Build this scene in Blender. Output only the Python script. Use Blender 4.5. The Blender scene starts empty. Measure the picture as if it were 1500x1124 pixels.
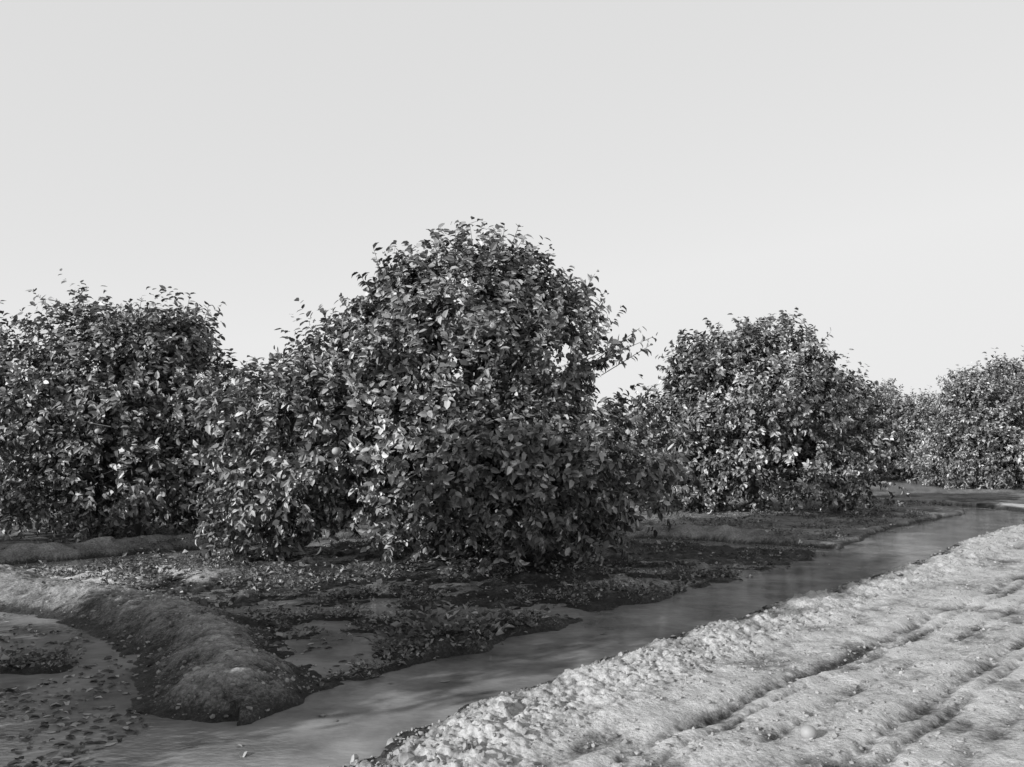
import bpy, math, numpy as np
from mathutils import Vector
rng = np.random.default_rng(7)
scene = bpy.context.scene
WZ = -0.06   # water level

# ------------------------------------------------------------ helpers
_tab = np.random.default_rng(99).random((256,256))
def vnoise(x,y,seed=0):
    x = np.asarray(x)+seed*17.31; y = np.asarray(y)+seed*9.77
    xi=np.floor(x).astype(int); yi=np.floor(y).astype(int)
    fx=x-xi; fy=y-yi
    fx=fx*fx*(3-2*fx); fy=fy*fy*(3-2*fy)
    a=_tab[xi&255,yi&255]; b=_tab[(xi+1)&255,yi&255]
    c=_tab[xi&255,(yi+1)&255]; d=_tab[(xi+1)&255,(yi+1)&255]
    return (a*(1-fx)+b*fx)*(1-fy)+(c*(1-fx)+d*fx)*fy
def fbm(x,y,seed=0,o=4,rot=True):
    s=0;a=.5;t=0
    c,sn=(math.cos(.6),math.sin(.6)) if rot else (1,0)
    for i in range(o):
        s=s+a*vnoise(x,y,seed+i); t+=a; a*=.5
        x,y=(c*x-sn*y)*2.03,(sn*x+c*y)*2.03
    return s/t
def sst(a,b,x):
    t=np.clip((x-a)/(b-a),0,1); return t*t*(3-2*t)
def pdist(x,y,poly):
    best=np.full(np.shape(x),1e9); sg=np.ones(np.shape(x))
    for (ax,ay),(bx,by) in zip(poly[:-1],poly[1:]):
        dx,dy=bx-ax,by-ay; L2=dx*dx+dy*dy
        t=np.clip(((x-ax)*dx+(y-ay)*dy)/L2,0,1)
        ex,ey=x-(ax+t*dx),y-(ay+t*dy)
        d=np.hypot(ex,ey)
        s=np.where(ex*dy-ey*dx>0,1.0,-1.0)
        m=d<best; best=np.where(m,d,best); sg=np.where(m,s,sg)
    return best,sg
def smooth_poly(p,n=6):
    p=[np.array(q,float) for q in p]; out=[]
    for i in range(len(p)-1):
        p0=p[max(i-1,0)];p1=p[i];p2=p[i+1];p3=p[min(i+2,len(p)-1)]
        for k in range(n):
            t=k/n
            out.append(tuple(.5*((2*p1)+(-p0+p2)*t+(2*p0-5*p1+4*p2-p3)*t*t+(-p0+3*p1-3*p2+p3)*t**3)))
    out.append(tuple(p[-1])); return out

CH1=smooth_poly([(-5.2,0.5),(-2.9,3.2),(-1.55,4.9),(-0.95,6.0),(0.15,7.35),(1.3,8.75),(2.4,10.0),(4.1,11.9),(5.8,14.1),(8.0,17.2),(10.6,20.2),(12.3,22.6),(12.2,25.0),(10.4,26.2),(6,27.6)],3)
CH2=smooth_poly([(5.6,13.9),(4.2,15.1),(2.5,15.9),(-0.5,16.8),(-3.0,15.9),(-4.7,14.5),(-7,12.5),(-10,10.5)],3)
BERM=smooth_poly([(-10,13.4),(-6.6,11.0),(-4.6,9.55),(-3.2,8.3),(-2.35,7.2),(-1.95,6.15)],3)

def terrain(x,y):
    wob=(fbm(x*1.1,y*1.1,3,3)-.5); wob2=(fbm(x*2.6,y*2.6,6,4)-.5)
    d1,s1=pdist(x+wob*.3,y+wob2*.12,CH1); s=d1*s1
    w1=np.interp(y,[5,10,14,18,21,24,28],[.46,.50,.64,.88,.8,.5,.3])
    d2,s2=pdist(x,y+wob*.3,CH2)
    db,sb=pdist(x+wob*.12+wob2*.22,y+wob2*.15,BERM)
    n1=fbm(x*.8,y*.8,11,4); n2=fbm(x*3.2,y*3.2,21,4); n3=fbm(x*11,y*11,31,3)
    q=s-w1
    # --- general orchard floor
    h=0.03+0.10*(n1-.5)+0.05*(n2-.5)+.015*(n3-.5)
    dry=0.5+0.5*(n1-.5)+.4*(n2-.5)
    # --- basin round the near tree
    basin=((s<0)&(s2<0)&(sb<0)&(y<18)).astype(float)
    hb=-0.050+0.13*(n1-.5)+0.17*(n2-.5)+.05*(n3-.5)
    hb+=0.025*np.exp(-((d1-w1-.35)/.28)**2)*(y>7.2)
    hb+=0.10*np.exp(-((x+1)/2.6)**2-((y-13.2)/1.7)**2)
    hb+=0.08*np.exp(-((x+5.1)/1.3)**2-((y-11.4)/.8)**2)
    hb+=-0.14*np.exp(-((x+1.6)/.55)**2-((y-7.35)/.95)**2)
    hb+=-0.10*np.exp(-((x+.1)/1.0)**2-((y-9.2)/.4)**2)
    hb+=-0.08*np.exp(-((x-1.6)/1.0)**2-((y-11.1)/.5)**2)
    hb+=-0.08*np.exp(-((x+2.4)/.9)**2-((y-9.4)/.35)**2)
    hb+=0.08*np.exp(-((x+0.55)/.5)**2-((y-7.75)/.5)**2)
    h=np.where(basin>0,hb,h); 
    sandpatch=np.exp(-((x+5.6)/2.1)**2-((y-11.3)/1.0)**2)  # patch of light, dry sand between the berm and the back ditch
    dry=np.where(basin>0,0.14+.5*(n2-.5)+.95*sandpatch,dry)
    # --- left pool
    pool=((s<0)&(sb>0)).astype(float)*(1-sst(3.2,4.6,np.hypot(x+3.6,(y-5.6)*.9)))
    hp=-0.17+0.12*(n1-.5)+.10*(n2-.5)+.14*np.exp(-((x+3.75)/.6)**2-((y-7.0)/.4)**2)
    h=h*(1-pool)+hp*pool; dry=dry*(1-pool)+.12*pool
    # --- low bank and cart ruts on the near side
    n0=fbm(x*1.9,y*1.9,41,3)
    clod=np.abs(fbm(x*7,y*7,51,3)-.5)*2
    clod2=np.abs(fbm(x*19,y*19,61,2)-.5)*2
    n4=fbm(x*30,y*30,81,2)
    rough=sst(-.05,.15,q)*(1-sst(.7,1.2,q)*.80)
    bank=-0.09+(0.14+.10*(n0-.5))*sst(-.02,.5,q)-0.04*sst(.7,1.3,q)
    bank=bank+rough*(.04*(.35-clod)+.035*(.35-clod2)+.09*(n2-.5)+.05*(n3-.5)+.035*(n4-.5))
    rm=sst(.7,1.0,q)*(1-sst(2.8,3.6,q))
    # straight cart-track frame: u across, v along
    ang=math.atan2(6.1,5.55); ca,sa=math.cos(ang),math.sin(ang)
    u=(x+1.25)*sa-(y-5.0)*ca; v=(x+1.25)*ca+(y-5.0)*sa
    u=u+.08*(fbm(v*.35,v*.0,71,2)-.5)+.03*(n2-.5)+.02*(n3-.5)
    st=fbm(u*7,v*.8,101,3,False)-.5
    amp=.35+1.3*fbm(x*1.6,y*1.6,77,3)
    def g(c,w): return np.exp(-((u-c)/w)**2)
    lug=.5+.5*np.sin(v*2*math.pi/.16+u*18)
    ruts=(-.034*g(1.50,.05)-.026*g(1.66,.035)-.020*g(1.95,.035)-.034*g(2.42,.05)-.026*g(2.58,.035)-.018*g(2.9,.035)-.026*g(3.25,.045))*(.7+.4*lug)+.014*g(1.36,.05)+.014*g(2.29,.05)+.014*g(3.12,.05)
    bank=bank+rm*.014*st+amp*rm*ruts
    bank=bank+.03*(n1-.5)
    near=(s>0)&(y<24.5)
    fade=sst(18,24,y)
    bank=bank*(1-fade)+(h)*fade
    h=np.where(near,bank,h)
    banktone=sst(.0,.65,q+.6*(n0-.5)+.5*(n2-.5))*(.95+.25*(n2-.5)+.4*(n3-.5)+.4*(n4-.5)+.4*rm*st+6*rm*amp*np.minimum(ruts,0)-.10*rm*sst(.5,.7,fbm(x*1.2,y*1.2,90,3)))  # dryness rising from the shore; tone also drops with rut depth
    dry=np.where(near,banktone,dry)
    # --- side dykes along back ditch
    dk=np.exp(-((d2-.85)/.28)**2)*(x<5.0)*(s<-.6)
    h=h+dk*np.where(s2>0,.14,.04)*(.5+.9*n2)
    # --- berm
    bw=.46+.20*(n1-.5)
    br=(1-sst(.02,bw+.28,db))
    hbm=.165+.06*(n1-.5)+.06*(n2-.5)+.04*(n3-.5)+.025*(n4-.5)
    h=h*(1-br)+np.maximum(h,hbm)*br
    ledge=(1-sst(bw+.10,bw+.42,db+.3*(n2-.5)))*.55
    h=np.maximum(h,h*(1-ledge)+(-.02+.06*(n3-.5))*ledge)
    dry=dry*(1-br)+br*(.55+.6*(n2-.5)+.5*(n3-.5)+.3*(n4-.5))
    # --- channels
    c1=sst(w1-.16,w1+.10,d1+.20*(n2-.5)); h=h*c1+(-.32)*(1-c1)
    w2=.45
    c2=sst(w2-.16,w2+.12,d2+.15*(n2-.5)); h=h*c2+(-.25)*(1-c2)
    wet=1-sst(.0,.08,h-WZ+.06*(n2-.5))
    dry=dry*(1-.8*wet)
    far=sst(40,80,np.hypot(x,y)); h=h*(1-far)+.02*far
    return h,np.clip(dry,0,1.1),basin,pool,q

# ------------------------------------------------------------ materials
def newmat(n):
    m=bpy.data.materials.new(n); m.use_nodes=True
    nt=m.node_tree; return m,nt,nt.nodes['Principled BSDF']
def N(nt,t,**k):
    n=nt.nodes.new(t)
    for a,b in k.items(): setattr(n,a,b)
    return n
def ramp(nt,stops):
    r=N(nt,'ShaderNodeValToRGB'); e=r.color_ramp.elements
    while len(e)<len(stops): e.new(.5)
    for el,(p,v) in zip(e,stops):
        el.position=p; el.color=(v,v,v,1)
    return r
def soil_mat():
    m,nt,b=newmat('soil')
    L=nt.links
    tc=N(nt,'ShaderNodeTexCoord')
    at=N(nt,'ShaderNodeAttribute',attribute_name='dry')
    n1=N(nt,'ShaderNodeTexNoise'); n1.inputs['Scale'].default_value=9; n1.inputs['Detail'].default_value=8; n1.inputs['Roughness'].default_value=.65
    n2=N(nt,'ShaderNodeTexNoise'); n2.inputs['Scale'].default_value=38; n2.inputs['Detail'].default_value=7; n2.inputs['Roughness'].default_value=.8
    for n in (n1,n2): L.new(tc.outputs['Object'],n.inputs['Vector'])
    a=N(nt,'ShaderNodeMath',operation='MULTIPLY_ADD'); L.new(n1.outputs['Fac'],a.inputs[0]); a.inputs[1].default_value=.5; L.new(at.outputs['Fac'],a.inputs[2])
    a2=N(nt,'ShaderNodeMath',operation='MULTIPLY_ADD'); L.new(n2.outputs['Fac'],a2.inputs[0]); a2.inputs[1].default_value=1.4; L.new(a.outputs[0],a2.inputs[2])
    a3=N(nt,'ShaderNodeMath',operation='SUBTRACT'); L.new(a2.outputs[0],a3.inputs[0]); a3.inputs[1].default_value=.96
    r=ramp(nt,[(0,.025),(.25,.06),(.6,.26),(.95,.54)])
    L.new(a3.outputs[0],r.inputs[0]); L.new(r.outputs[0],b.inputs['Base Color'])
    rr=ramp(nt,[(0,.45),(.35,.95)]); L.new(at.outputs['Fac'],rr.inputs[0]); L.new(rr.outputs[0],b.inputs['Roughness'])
    b.inputs['Specular IOR Level'].default_value=.2
    vo=N(nt,'ShaderNodeTexVoronoi'); vo.inputs['Scale'].default_value=42; L.new(tc.outputs['Object'],vo.inputs['Vector'])
    ad=N(nt,'ShaderNodeMath',operation='MULTIPLY_ADD'); L.new(vo.outputs['Distance'],ad.inputs[0]); ad.inputs[1].default_value=-.5; L.new(n2.outputs['Fac'],ad.inputs[2])
    bp=N(nt,'ShaderNodeBump'); bp.inputs['Strength'].default_value=.75; bp.inputs['Distance'].default_value=.016
    L.new(ad.outputs[0],bp.inputs['Height']); L.new(bp.outputs[0],b.inputs['Normal'])
    return m
def water_mat():
    m,nt,b=newmat('muddy_water'); L=nt.links
    b.inputs['Roughness'].default_value=.08; b.inputs['IOR'].default_value=1.34
    tc=N(nt,'ShaderNodeTexCoord')
    mp=N(nt,'ShaderNodeMapping'); mp.inputs['Rotation'].default_value=(0,0,-.85); mp.inputs['Scale'].default_value=(1,1.7,1)
    L.new(tc.outputs['Object'],mp.inputs[0])
    n=N(nt,'ShaderNodeTexNoise'); n.inputs['Scale'].default_value=9; n.inputs['Detail'].default_value=4
    L.new(mp.outputs[0],n.inputs['Vector'])
    n2=N(nt,'ShaderNodeTexNoise'); n2.inputs['Scale'].default_value=1.6; n2.inputs['Detail'].default_value=8; n2.inputs['Roughness'].default_value=.6; L.new(tc.outputs['Object'],n2.inputs['Vector'])
    r=ramp(nt,[(.35,.14),(.65,.36)]); L.new(n2.outputs['Fac'],r.inputs[0]); L.new(r.outputs[0],b.inputs['Base Color'])
    bp=N(nt,'ShaderNodeBump'); bp.inputs['Strength'].default_value=.2; bp.inputs['Distance'].default_value=.02
    L.new(n.outputs['Fac'],bp.inputs['Height']); L.new(bp.outputs[0],b.inputs['Normal'])
    return m
def leaf_mat(name,stops,rough,trans,spec=.45):
    m,nt,b=newmat(name); L=nt.links
    at=N(nt,'ShaderNodeAttribute',attribute_name='rnd')
    r=ramp(nt,stops); L.new(at.outputs['Fac'],r.inputs[0])
    L.new(r.outputs[0],b.inputs['Base Color']); b.inputs['Roughness'].default_value=rough
    b.inputs['Specular IOR Level'].default_value=spec
    t=N(nt,'ShaderNodeBsdfTranslucent'); L.new(r.outputs[0],t.inputs['Color'])
    mx=N(nt,'ShaderNodeMixShader'); mx.inputs[0].default_value=trans
    L.new(b.outputs[0],mx.inputs[1]); L.new(t.outputs[0],mx.inputs[2])
    L.new(mx.outputs[0],nt.nodes['Material Output'].inputs['Surface'])
    return m
def bark_mat():
    m,nt,b=newmat('bark'); L=nt.links
    n=N(nt,'ShaderNodeTexNoise'); n.inputs['Scale'].default_value=18; n.inputs['Detail'].default_value=6
    r=ramp(nt,[(.3,.06),(.7,.17)]); L.new(n.outputs['Fac'],r.inputs[0]); L.new(r.outputs[0],b.inputs['Base Color'])
    b.inputs['Roughness'].default_value=.9
    bp=N(nt,'ShaderNodeBump'); bp.inputs['Strength'].default_value=.6; L.new(n.outputs['Fac'],bp.inputs['Height']); L.new(bp.outputs[0],b.inputs['Normal'])
    return m
def fruit_mat():
    m,nt,b=newmat('grapefruit_rind'); L=nt.links
    n=N(nt,'ShaderNodeTexNoise'); n.inputs['Scale'].default_value=60
    r=ramp(nt,[(.3,.26),(.7,.38)]); L.new(n.outputs['Fac'],r.inputs[0]); L.new(r.outputs[0],b.inputs['Base Color'])
    b.inputs['Roughness'].default_value=.6
    return m
SOIL=soil_mat(); WATER=water_mat(); BARK=bark_mat(); FRUIT=fruit_mat()
LEAF=leaf_mat('citrus_leaf',[(0,.04),(.4,.12),(.75,.30),(1,.58)],.42,.05,.38)
WEED=leaf_mat('weed_leaf',[(0,.04),(.7,.18),(1,.42)],.6,.12)
DEADLEAF=leaf_mat('dead_leaf',[(0,.035),(.7,.24),(1,.55)],.7,.05)
CLOD,_nt,_b=newmat('clod_soil')
_n=N(_nt,'ShaderNodeTexNoise'); _n.inputs['Scale'].default_value=14; _n.inputs['Detail'].default_value=6
_tc=N(_nt,'ShaderNodeTexCoord'); _nt.links.new(_tc.outputs['Object'],_n.inputs['Vector'])
_r=ramp(_nt,[(.3,.12),(.7,.44)]); _nt.links.new(_n.outputs['Fac'],_r.inputs[0]); _nt.links.new(_r.outputs[0],_b.inputs['Base Color'])
_b.inputs['Roughness'].default_value=.95; _b.inputs['Specular IOR Level'].default_value=.2

# ------------------------------------------------------------ mesh utils
def mesh_from(name,co,loops,starts,totals,mat,attrs=None,smooth=False):
    me=bpy.data.meshes.new(name)
    me.vertices.add(len(co)); me.vertices.foreach_set('co',np.asarray(co,np.float32).ravel())
    me.loops.add(len(loops)); me.loops.foreach_set('vertex_index',np.asarray(loops,np.int32))
    me.polygons.add(len(starts)); me.polygons.foreach_set('loop_start',np.asarray(starts,np.int32))
    me.polygons.foreach_set('loop_total',np.asarray(totals,np.int32))
    me.polygons.foreach_set('use_smooth',np.full(len(starts),smooth))
    me.update(calc_edges=True)
    for k,v in (attrs or {}).items():
        a=me.attributes.new(k,'FLOAT','POINT'); a.data.foreach_set('value',np.asarray(v,np.float32))
    me.materials.append(mat)
    return me
def obj(name,me,parent=None,loc=None):
    o=bpy.data.objects.new(name,me); scene.collection.objects.link(o)
    if parent: o.parent=parent
    if loc is not None: o.location=loc
    return o
def unit(v): return v/np.maximum(np.linalg.norm(v,axis=-1,keepdims=True),1e-9)

def leaves_mesh(name,P,D,Nn,Ln,Wd,mat,hi=True,rg=rng,rnd=None):
    D=unit(D); Nn=unit(Nn-D*np.sum(Nn*D,-1,keepdims=True)); B=np.cross(D,Nn)
    n=len(P)
    if hi:
        T=np.array([0,.30,.30,.30,.70,.70,.70,1.0]); S=np.array([0,-.5,0,.5,-.4,0,.4,0])
        Hh=np.array([0,.10,0,.10,.04,-.04,.04,-.16])
        F=[(0,2,1),(0,3,2),(1,2,5,4),(2,3,6,5),(4,5,7),(5,6,7)]
    else:
        T=np.array([0,.5,.5,1.0]); S=np.array([0,-.5,.5,0]); Hh=np.array([0,.1,.1,-.05])
        F=[(0,3,1),(0,2,3)]
    k=len(T)
    curl=rg.normal(1,.7,(n,1,1))
    co=(P[:,None,:]+D[:,None,:]*(T[None,:,None]*Ln[:,None,None])
        +B[:,None,:]*(S[None,:,None]*Wd[:,None,None])
        +Nn[:,None,:]*(Hh[None,:,None]*Ln[:,None,None]*curl))
    co=co.reshape(-1,3)
    fl=np.concatenate([np.array(f) for f in F]); ft=np.array([len(f) for f in F])
    loops=(fl[None,:]+np.arange(n)[:,None]*k).ravel()
    totals=np.tile(ft,n); starts=np.concatenate([[0],np.cumsum(totals)[:-1]])
    if rnd is None: rnd=rg.random(n)
    return mesh_from(name,co,loops,starts,totals,mat,{'rnd':np.repeat(rnd,k)},smooth=False)

def tubes_mesh(name,tubes,mat,sides=6):
    co=[];loops=[];tot=[];off=0
    for pts,rad in tubes:
        pts=np.asarray(pts,float); m=len(pts)
        tg=np.gradient(pts,axis=0); tg=unit(tg)
        ref=np.array([.31,.87,.2]); 
        a=unit(np.cross(tg,ref)); b=np.cross(tg,a)
        ang=np.arange(sides)*2*math.pi/sides
        ring=pts[:,None,:]+np.asarray(rad)[:,None,None]*(a[:,None,:]*np.cos(ang)[None,:,None]+b[:,None,:]*np.sin(ang)[None,:,None])
        co.append(ring.reshape(-1,3))
        for i in range(m-1):
            for j in range(sides):
                j2=(j+1)%sides
                loops+= [off+i*sides+j,off+i*sides+j2,off+(i+1)*sides+j2,off+(i+1)*sides+j]; tot.append(4)
        off+=m*sides
    tot=np.array(tot); st=np.concatenate([[0],np.cumsum(tot)[:-1]])
    return mesh_from(name,np.concatenate(co),loops,st,tot,mat,smooth=True)

def ico():
    import bmesh
    bm=bmesh.new(); bmesh.ops.create_icosphere(bm,subdivisions=1,radius=1)
    v=np.array([x.co[:] for x in bm.verts]); f=np.array([[q.index for q in p.verts] for p in bm.faces]); bm.free()
    return v,f
def sph():
    import bmesh
    bm=bmesh.new(); bmesh.ops.create_uvsphere(bm,u_segments=16,v_segments=10,radius=1)
    v=np.array([x.co[:] for x in bm.verts]); f=[[q.index for q in p.verts] for p in bm.faces]; bm.free()
    return v,f
SV,SF=sph()
def fruits_mesh(name,pts,r):
    co=[];lp=[];tt=[];o=0
    for p in pts:
        rr=r*rng.uniform(.9,1.1)
        co.append(SV*np.array([rr,rr,rr*.9])+np.array(p))
        for f in SF: lp+=[i+o for i in f]; tt.append(len(f))
        o+=len(SV)
    tt=np.array(tt); st=np.concatenate([[0],np.cumsum(tt)[:-1]])
    return mesh_from(name,np.concatenate(co),lp,st,tt,FRUIT,smooth=True)

def gen_tree(lobes,nsh,leafL,seed,hi=True,per=13,sprigs=(),fruits=(),branches=40,gap=.28,cut=None,bump=.28):
    rg=np.random.default_rng(seed)
    lobes=[l for l in lobes]
    base=np.array(lobes)
    for i in range(18):
        l=base[rg.integers(len(base))]; d=unit(rg.normal(0,1,3)); d[2]=d[2]*.8+.1
        c=l[:3]+d*l[3:6]*.85; r=rg.uniform(.28,.48)
        if c[2]>.5: lobes.append((c[0],c[1],c[2],r,r,r))
    C=np.array([l[:3] for l in lobes]); R=np.array([l[3:6] for l in lobes])
    area=(R[:,0]*R[:,2]+R[:,1]*R[:,2]+R[:,0]*R[:,1])
    W=rg.normal(0,1,(14,3)); W=unit(W)*rg.uniform(1.6,6.5,(14,1)); ph=rg.uniform(0,6.28,14)
    def n3(p): return np.sin(p@W.T+ph).sum(1)/math.sqrt(14)*1.0
    Ps=[];Ns=[];tot=0
    while tot<nsh:
        m=nsh
        li=rg.choice(len(lobes),m,p=area/area.sum())
        d=unit(rg.normal(0,1,(m,3)))
        r=1.0-.6*rg.random(m)**1.6
        p=C[li]+d*R[li]*r[:,None]
        nz=n3(p)
        p=p+d*(nz*bump*np.minimum(1,R[li].min(1)))[:,None]
        f=np.min(np.linalg.norm((p[:,None,:]-C[None])/R[None],axis=2),axis=1)
        keep=(f>.45)&(f<1.22)&(p[:,2]>.10)
        keep&=(rg.random(m)<np.clip(gap+.42+1.0*nz,.02,1))|((f<.7)&(rg.random(m)<.7))
        if cut is not None: keep&=~cut(p)
        nn=unit(d/R[li])
        Ps.append(p[keep]);Ns.append(nn[keep]);tot+=keep.sum()
    P=np.concatenate(Ps)[:nsh];Nn=np.concatenate(Ns)[:nsh]
    up=np.array([0,0,1.])
    zf=np.clip(P[:,2:3]/3.2,0,1)
    D=unit(Nn+up*(-.35+1.1*zf)+rg.normal(0,.45,P.shape))
    SL=rg.uniform(.18,.40,len(P))*(1+.9*(rg.random(len(P))<.12))
    for s in sprigs:   # (x,y,z,dx,dy,dz,len,count)
        for k in range(int(s[7])):
            P=np.vstack([P,np.array(s[:3])+rg.normal(0,.10,3)]); v=np.array(s[3:6])+rg.normal(0,.28,3)
            D=np.vstack([D,unit(v)]);Nn=np.vstack([Nn,unit(v)]);SL=np.append(SL,s[6]*rg.uniform(.7,1.15))
    n=len(P)
    t=np.tile(np.linspace(.08,1,per),(n,1))+rg.normal(0,.04,(n,per))
    lp=P[:,None,:]+D[:,None,:]*(t*SL[:,None])[...,None]
    rad=rg.normal(0,1,(n,per,3)); rad=rad-D[:,None,:]*np.sum(rad*D[:,None,:],-1,keepdims=True); rad=unit(rad)
    ld=D[:,None,:]*rg.uniform(.2,.8,(n,per,1))+rad*.9+np.array([0,0,-.45])+Nn[:,None,:]*.2
    ln=Nn[:,None,:]*1.1+up*.35+D[:,None,:]*.3+rg.normal(0,.6,(n,per,3))
    shr=np.repeat(rg.normal(0,.17,n),per)
    lp=lp.reshape(-1,3);ld=ld.reshape(-1,3);ln=ln.reshape(-1,3)
    LL=leafL*rg.uniform(.55,1.2,len(lp))
    k=lp[:,2]>.04
    lp,ld,ln,LL=lp[k],ld[k],ln[k],LL[k]
    rn=np.clip(rg.random(len(LL))*.9+.05+shr[k],0,1)
    fol=leaves_mesh('foliage',lp,ld,ln,LL,LL*rg.uniform(.44,.58,len(LL)),LEAF,hi,rg,rn)
    tubes=[]
    tr=.15
    tubes.append(([(0,0,-.15),(.02,.01,.15),(.0,.03,.45),(.04,0,.75)],[tr*1.35,tr*1.05,tr,tr*.9]))
    for c,r in zip(C,R):
        s=np.array([.02,0,.5]); e=c+np.array([0,0,r[2]*.4]); mid=(s+e)/2+rg.normal(0,.12,3)+np.array([0,0,-.1])
        tubes.append(([s,(s+mid)/2+rg.normal(0,.05,3),mid,(mid+e)/2+rg.normal(0,.07,3),e],[.075,.06,.045,.03,.012]))
    idx=rg.choice(n,min(branches,n),replace=False)
    for i in idx:
        c=C[np.argmin(np.linalg.norm((C-P[i])/R,axis=1))]
        s=c*.75+np.array([0,0,.2]); e=P[i]; mid=(s+e)/2+rg.normal(0,.1,3)
        tubes.append(([s,mid,e],[.03,.02,.008]))
    idx=rg.choice(n,min(n,700 if hi else 150),replace=False)
    idx=np.concatenate([idx,np.arange(nsh,n)]).astype(int)
    for i in idx:
        tubes.append(([P[i]-D[i]*.25,P[i]+D[i]*SL[i]*.5,P[i]+D[i]*SL[i]],[.007,.005,.003]))
    wood=tubes_mesh('trunk_and_limbs',tubes,BARK,6)
    fr=None
    if len(fruits):
        pts=[]
        for f in fruits:
            f=np.array(f,float); dd=np.hypot(P[:,0]-f[0],P[:,2]-f[2]); c=P[dd<.25]
            if len(c): f[1]=c[:,1].min()-.10
            pts.append(f)
        fr=fruits_mesh('fruit',pts,.056)
    return fol,wood,fr
def place_tree(data,loc,rot=0,sc=1,scz=None):
    e=bpy.data.objects.new('grapefruit_tree',None); scene.collection.objects.link(e)
    e.location=loc; e.rotation_euler=(0,0,rot); e.scale=(sc,sc,scz or sc); e.empty_display_size=.3
    fol,wood,fr=data
    obj('foliage',fol,e); obj('trunk_and_limbs',wood,e)
    if fr: obj('fruit',fr,e)
    return e

# ------------------------------------------------------------ trees
T0=(-1.0,13.2,0)
lobes0=[(.35,0,2.5,1.65,1.8,1.6),(.42,0,3.6,.95,1.05,.9),(-1.1,0,2.3,1.3,1.5,1.2),
        (-2.15,-.2,1.4,1.15,1.3,1.1),(1.75,-.1,1.2,1.4,1.5,1.1),(1.5,0,3.0,.95,1.0,.75),
        (.2,-.75,1.15,1.6,1.25,1.1),(-.5,.1,3.45,.5,.6,.6),(-2.65,0,.75,.65,.8,.65),(.8,.1,4.05,.4,.5,.4),
        (1.0,-.6,1.0,1.2,1.2,1.0),(-.0,0,3.2,.9,.9,.8),(1.6,0,3.55,.42,.5,.4),(-.95,0,3.1,.6,.8,.6),(-1.7,0,2.5,.75,.9,.65)]
spr0=[(.85,0,4.25,.35,0,1,.5,5),(.05,0,4.15,0,0,1,.5,4),(-1.0,0,3.8,-.35,0,1,.55,6),(-.5,0,3.9,-.2,0,1,.35,3),(-2.95,-.3,1.35,-1,0,-.05,.6,7),
      (2.4,0,3.0,1,0,.35,.6,6),(2.1,0,3.5,1,0,.5,.45,4),(-1.6,0,3.0,-.8,0,.9,.4,3),(1.8,0,3.8,.5,0,.9,.42,3),(1.3,0,3.9,.2,0,1,.4,3)]
fr0=[(.95,0,.80),(1.6,0,1.75),(-1.3,0,1.6),(.75,0,3.2),(-.6,0,1.0)]
cut0=lambda p:((p[:,0]<-.8)&(p[:,0]>-2.2)&(p[:,2]<.5))|((p[:,0]>2.0)&(p[:,2]>2.25)&(p[:,2]<2.8))
main=gen_tree(lobes0,5700,.130,1,True,13,spr0,fr0,cut=cut0)
place_tree(main,T0)
lobesL=[(0,0,2.3,1.7,1.8,1.6),(-.6,0,3.25,.9,1.0,.9),(.6,0,3.2,.75,.8,.85),(1.4,0,1.9,1.0,1.2,1.2),(-1.5,0,2.2,1.1,1.5,1.45),(0,-.6,1.2,1.8,1.4,1.05),(1.8,0,1.2,.85,1.1,.95),(-1.9,0,1.3,1.0,1.2,1.15)]
frL=[(-.75,0,2.1),(.4,0,1.9),(1.2,0,1.3)]
left=gen_tree(lobesL,4000,.134,2,True,12,[(-.7,0,3.95,0,0,1,.4,4),(.2,0,3.75,0,0,1,.4,3),(.8,0,3.85,.2,0,1,.4,4)],frL,cut=lambda p:(p[:,0]>.1)&(p[:,0]<1.7)&(p[:,2]<.35))
place_tree(left,(-7.1,16.6,0))
lobesR=[(0,0,2.4,2.0,2.1,1.7),(-.7,0,3.5,1.1,1.2,1.0),(.75,0,3.6,.95,1.0,.95),(-1.7,0,1.9,1.1,1.4,1.35),(1.9,0,2.1,1.1,1.3,1.2),(0,-.8,1.2,2.1,1.5,1.0),(2.5,0,1.2,.95,1.2,.95),(-2.1,-.2,.9,.9,1.1,.8),(1.4,0,3.1,.9,.9,.7),(-1.3,0,2.9,.8,.9,.8),(0,0,3.6,.8,.8,.8)]
right=gen_tree(lobesR,4400,.142,3,True,13,[(-.8,0,4.35,0,0,1,.35,3),(.8,0,4.4,0,0,1,.35,3),(1.8,0,3.6,1,0,.6,.4,3),(-1.5,0,3.5,-.6,0,.8,.35,3)],[(-1,0,1.4),(1.6,0,1.0)])
place_tree(right,(6.0,22.0,0))
lobesG=[(0,0,2.3,1.9,1.9,1.7),(.4,.2,3.5,1.2,1.2,1.0),(-1.0,-.3,3.0,1.1,1.2,1.0),(-1.7,0,1.4,1.3,1.4,1.2),(1.8,0,1.5,1.3,1.4,1.2),(0,-1.1,1.2,1.8,1.3,1.0),(0,1.1,1.2,1.8,1.3,1.0),(1.0,-.3,4.0,.5,.5,.5)]
ga=gen_tree(lobesG,3400,.15,4,False,11,[(0.4,0,4.4,0,0,1,.35,3),(-1.3,0,3.9,-.3,0,1,.35,3)])
gb=gen_tree([(x*1.05,y,z*.95,a,b,c) for x,y,z,a,b,c in lobesG[::-1]],3400,.15,5,False,11)
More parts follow.
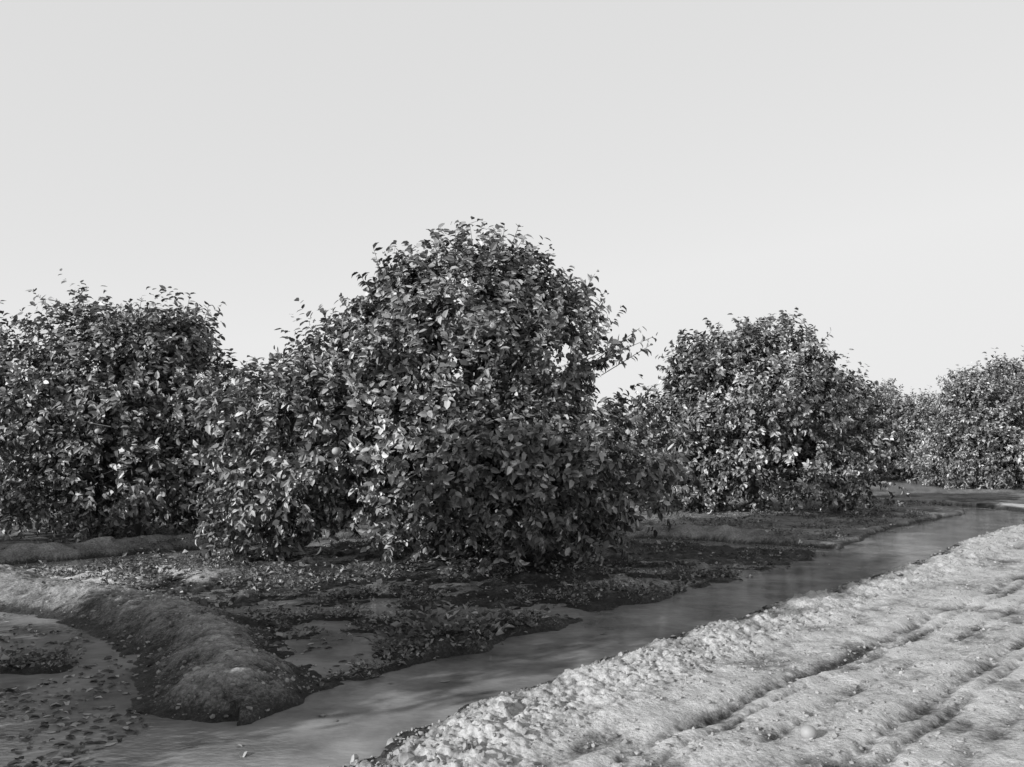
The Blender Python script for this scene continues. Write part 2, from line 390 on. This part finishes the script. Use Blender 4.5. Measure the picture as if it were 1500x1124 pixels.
# a taller, fuller neighbour standing out of view on the left; it shades the near tree's foot
lobesS=[(0,0,2.4,2.1,2.1,1.9),(0,0,4.1,2.0,2.0,1.5),(-.6,.3,5.0,1.2,1.2,.9),(.8,-.4,4.9,1.1,1.1,.8),(0,-.5,1.3,2.2,1.9,1.2)]
gs=gen_tree(lobesS,4200,.16,6,False,11)
place_tree(gs,(-7.0,4.1,0),.4)
for i,(x,y,r,s,sz) in enumerate([(17.9,33.5,.3,1.0,1.04),(18.2,42,2.1,1.0,1),(23.5,38,1.2,1.05,1.05),(-15.2,8.3,3.0,1.02,1.1),(-13.5,20.4,1.1,.98,.98),
        (0.2,25.5,2.6,.92,.92),(-6.0,29.3,.2,.85,.85),(7.5,34,1.9,.88,.88),(13.5,39,4.4,.93,.93),(-13,33,3.3,.98,.98),(-20,24,5.0,1.0,1.0),(26.5,46,2.2,1.0,1.0)]):
    place_tree(ga if i%2==0 else gb,(x,y,0.0),r,s,sz)

def distant():
    rg=np.random.default_rng(12); P=[];Nn=[]
    for row,yy in enumerate((56,66,78)):
        for xx in np.arange(-60,75,7.5):
            c=np.array([xx+rg.normal(0,.5)+row*3,yy+rg.normal(0,.6),1.9])
            R=np.array([3.3,2.6,2.2+rg.uniform(-.2,.35)])
            d=unit(rg.normal(0,1,(750,3))); r=1-.3*rg.random((750,1))
            p=c+d*R*r+rg.normal(0,.12,(750,3)); k=p[:,2]>.1
            P.append(p[k]);Nn.append(d[k])
    P=np.concatenate(P);Nn=np.concatenate(Nn)
    D=rg.normal(0,1,P.shape)+np.array([0,0,-.3]); L=rg.uniform(.25,.6,len(P))
    return leaves_mesh('distant_orchard',P,D,Nn+rg.normal(0,.5,P.shape),L,L*.7,LEAF,False,rg)
obj('distant_orchard',distant())

# ------------------------------------------------------------ ground sheet
yd=[3.2]
while yd[-1]<30: yd.append(yd[-1]+max(.0031*yd[-1],.012))
while yd[-1]<900: yd.append(yd[-1]*1.06)
yb=[3.2-.25*(1.18**i-1)/.18 for i in range(1,34)]
ys=np.array(yb[::-1]+yd)
td=list(np.linspace(-.68,.68,780)); tp=[td[-1]]
while tp[-1]<60: tp.append(tp[-1]*1.09+.005)
ts=np.array([-t for t in tp[:0:-1]]+td+tp[1:])
sc=np.maximum(ys,3.2)+1.5
X=ts[None,:]*sc[:,None]; Y=np.repeat(ys[:,None],len(ts),1)
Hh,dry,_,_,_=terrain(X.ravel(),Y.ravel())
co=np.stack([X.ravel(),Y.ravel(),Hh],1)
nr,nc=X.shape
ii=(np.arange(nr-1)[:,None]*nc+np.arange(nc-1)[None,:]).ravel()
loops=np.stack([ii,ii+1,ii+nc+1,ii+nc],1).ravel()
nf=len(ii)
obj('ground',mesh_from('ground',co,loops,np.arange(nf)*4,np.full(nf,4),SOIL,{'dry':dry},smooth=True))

# ------------------------------------------------------------ water
wx=(-13,16);wy=(0.5,30)
obj('irrigation_water',mesh_from('irrigation_water',np.array([(wx[0],wy[0],WZ),(wx[1],wy[0],WZ),(wx[1],wy[1],WZ),(wx[0],wy[1],WZ)]),[0,1,2,3],[0],[4],WATER))

# ------------------------------------------------------------ weeds and litter
def scatter(n,x0,x1,y0,y1,rg,bias=1.6):
    y=y0+(y1-y0)*rg.random(n)**bias; x=x0+(x1-x0)*rg.random(n); return x,y
def weeds():
    rg=np.random.default_rng(20)
    x,y=scatter(42000,-8,13,6.0,27,rg,1.3)
    h,dr,ba,po,q=terrain(x,y)
    dn=fbm(x*1.4,y*1.4,5,3)
    island=(np.hypot(x+3.75,(y-7.0))<.65)
    k=(h>WZ+.004)&(((ba>0)&(dn>.42))|((ba==0)&(q<-.4)&(dn>.56)&(po<.5))|island)
    k&=~((np.abs(x+1)<2.4)&(np.abs(y-13.4)<1.3))
    db,_=pdist(x,y,BERM); k&=~((db<.7)&(rg.random(len(x))>.03))
    k&=rg.random(len(x))<(.35+.65*(y<13))
    x,y,h=x[k],y[k],h[k]
    n=len(x); per=14
    big=np.exp(-((x+.55)/.6)**2-((y-7.8)/.5)**2)
    size=rg.uniform(.02,.055,n)*(1+.9*(rg.random(n)<.12)+1.1*big)
    ang=rg.uniform(0,6.283,(n,per)); el=rg.uniform(-.1,.9,(n,per))
    D=np.stack([np.cos(ang)*np.cos(el),np.sin(ang)*np.cos(el),np.sin(el)],-1)
    hh=size[:,None]*rg.uniform(0,1.4,(n,per))
    P=np.stack([x,y,h],1)[:,None,:]+D*np.array([1,1,0])*size[:,None,None]*rg.uniform(.1,2.2,(n,per,1))
    P[...,2]+=hh
    Nn=np.array([0,0,1.])+rg.normal(0,.6,(n,per,3))
    L=(size[:,None]*rg.uniform(.5,1.1,(n,per))).ravel()
    return leaves_mesh('weeds',P.reshape(-1,3),D.reshape(-1,3),Nn.reshape(-1,3),L,L*rg.uniform(.4,.9,len(L)),WEED,False,rg)
obj('weeds',weeds())
def litter():
    rg=np.random.default_rng(21)
    x,y=scatter(34000,-7,10,4.6,22,rg,1.6)
    h,dr,ba,po,q=terrain(x,y)
    dn=fbm(x*1.8,y*1.8,8,3)
    k=((ba>0)&(dn>.44))|((po>.5)&(dn>.42)&(x<-2.3))|((q<-1.2)&(dn>.54))
    k&=(h>WZ)|(rg.random(len(x))<.30)|(po>.5)
    db,_=pdist(x,y,BERM); k&=~((db<.6)&(rg.random(len(x))>.1))
    d1,_=pdist(x,y,CH1); k&=~((d1<.55)&(rg.random(len(x))>.04))
    x,y,h=x[k],y[k],h[k]; z=np.maximum(h,WZ)+.006
    n=len(x); a=rg.uniform(0,6.283,n); wet=(h<WZ)
    tl=np.where(wet,.03,1.0)[:,None]
    D=np.stack([np.cos(a),np.sin(a),rg.normal(0,.14,n)*tl[:,0]],1); Nn=np.array([0,0,1.])+rg.normal(0,.25,(n,3))*tl
    L=rg.uniform(.025,.09,n)
    return leaves_mesh('fallen_leaves',np.stack([x,y,z],1),D,Nn,L,L*.5,DEADLEAF,True,rg,rg.random(n)**1.3)
obj('fallen_leaves',litter())
def clods():
    rg=np.random.default_rng(22); V,F=ico(); M=230000
    x=rg.uniform(-5,14,M); y=rg.uniform(3.4,20,M)
    keep=rg.random(M)<np.clip(6/y,0,1)**1.3
    x,y=x[keep],y[keep]
    h,dr,ba,po,q=terrain(x,y)
    dn=fbm(x*2.2,y*2.2,14,3)
    db,_=pdist(x,y,BERM)
    k=((q>.03)&(q<4)&(rg.random(len(x))<np.where(q<1.0,.8,.45))&(dn>.36+.05*(q>1)))|((db<.6)&(rg.random(len(x))<.3))
    x,y,h,q,db=x[k],y[k],h[k],q[k],db[k]; n=len(x)
    r=.004+.020*rg.random(n)**4+.030*rg.random(n)*(rg.random(n)<.02)*(q<1.1)*(q>0)
    r=np.where(q>1.1,r*.8,r)
    s=rg.uniform(.6,1.4,(n,1,3))*r[:,None,None]; s[...,2]*=.75
    co=V[None]*(1+rg.normal(0,.2,(n,len(V),1)))*s+np.stack([x,y,h+r*.2],1)[:,None,:]
    lp=(F.ravel()[None,:]+np.arange(n)[:,None]*len(V)).ravel()
    nf=n*len(F)
    return mesh_from('soil_clods',co.reshape(-1,3),lp,np.arange(nf)*3,np.full(nf,3),CLOD)
obj('soil_clods',clods())
gh=terrain(np.array([1.72]),np.array([5.15]))[0][0]
obj('fallen_grapefruit',fruits_mesh('fallen_grapefruit',[(0,0,0)],.05),None,(1.72,5.15,gh+.03))

# ------------------------------------------------------------ light
elev=math.radians(21); dv=Vector((.78,.62,0)).normalized()
D=Vector((dv.x*math.cos(elev),dv.y*math.cos(elev),-math.sin(elev)))
sl=bpy.data.lights.new('sun','SUN'); sl.energy=5; sl.angle=math.radians(.5); sl.color=(1,1,1)
so=bpy.data.objects.new('sun',sl); scene.collection.objects.link(so); so.rotation_euler=D.to_track_quat('-Z','Y').to_euler()
so.location=(-10,-8,12)
w=bpy.data.worlds.new('World'); scene.world=w; w.use_nodes=True; nt=w.node_tree
sk=nt.nodes.new('ShaderNodeTexSky'); sk.sky_type='NISHITA'; sk.sun_disc=False; sk.sun_elevation=elev; sk.sun_rotation=math.atan2(-dv.x,-dv.y)%(2*math.pi)
bw=nt.nodes.new('ShaderNodeRGBToBW'); nt.links.new(sk.outputs[0],bw.inputs[0])
# film response of the sky: monochrome, compressed towards white
mr=nt.nodes.new('ShaderNodeMapRange'); mr.inputs['From Min'].default_value=0; mr.inputs['From Max'].default_value=10
nt.links.new(bw.outputs[0],mr.inputs['Value'])
cr=nt.nodes.new('ShaderNodeValToRGB'); e=cr.color_ramp.elements
for i in range(3): e.new(.5)
for el,(p,v) in zip(e,[(0,0),(.11,.06),(.158,.71),(.42,.82),(1,.82)]): el.position=p; el.color=(v,v,v,1)
nt.links.new(mr.outputs[0],cr.inputs[0])
ml=nt.nodes.new('ShaderNodeVectorMath'); ml.operation='SCALE'; ml.inputs['Scale'].default_value=8.4
nt.links.new(cr.outputs[0],ml.inputs[0])
bg=nt.nodes['Background']; nt.links.new(ml.outputs[0],bg.inputs['Color']); bg.inputs['Strength'].default_value=.12

# ------------------------------------------------------------ camera
cd=bpy.data.cameras.new('camera'); cam=bpy.data.objects.new('camera',cd); scene.collection.objects.link(cam)
cam.location=(0,0,1.7); cam.rotation_euler=(math.radians(90),0,0)
cd.sensor_width=36; cd.lens=1300/1500*36; cd.shift_y=88/1500; cd.clip_end=3000; cd.clip_start=.05
scene.camera=cam
scene.view_settings.view_transform='Standard'; scene.view_settings.look='None'; scene.view_settings.exposure=0
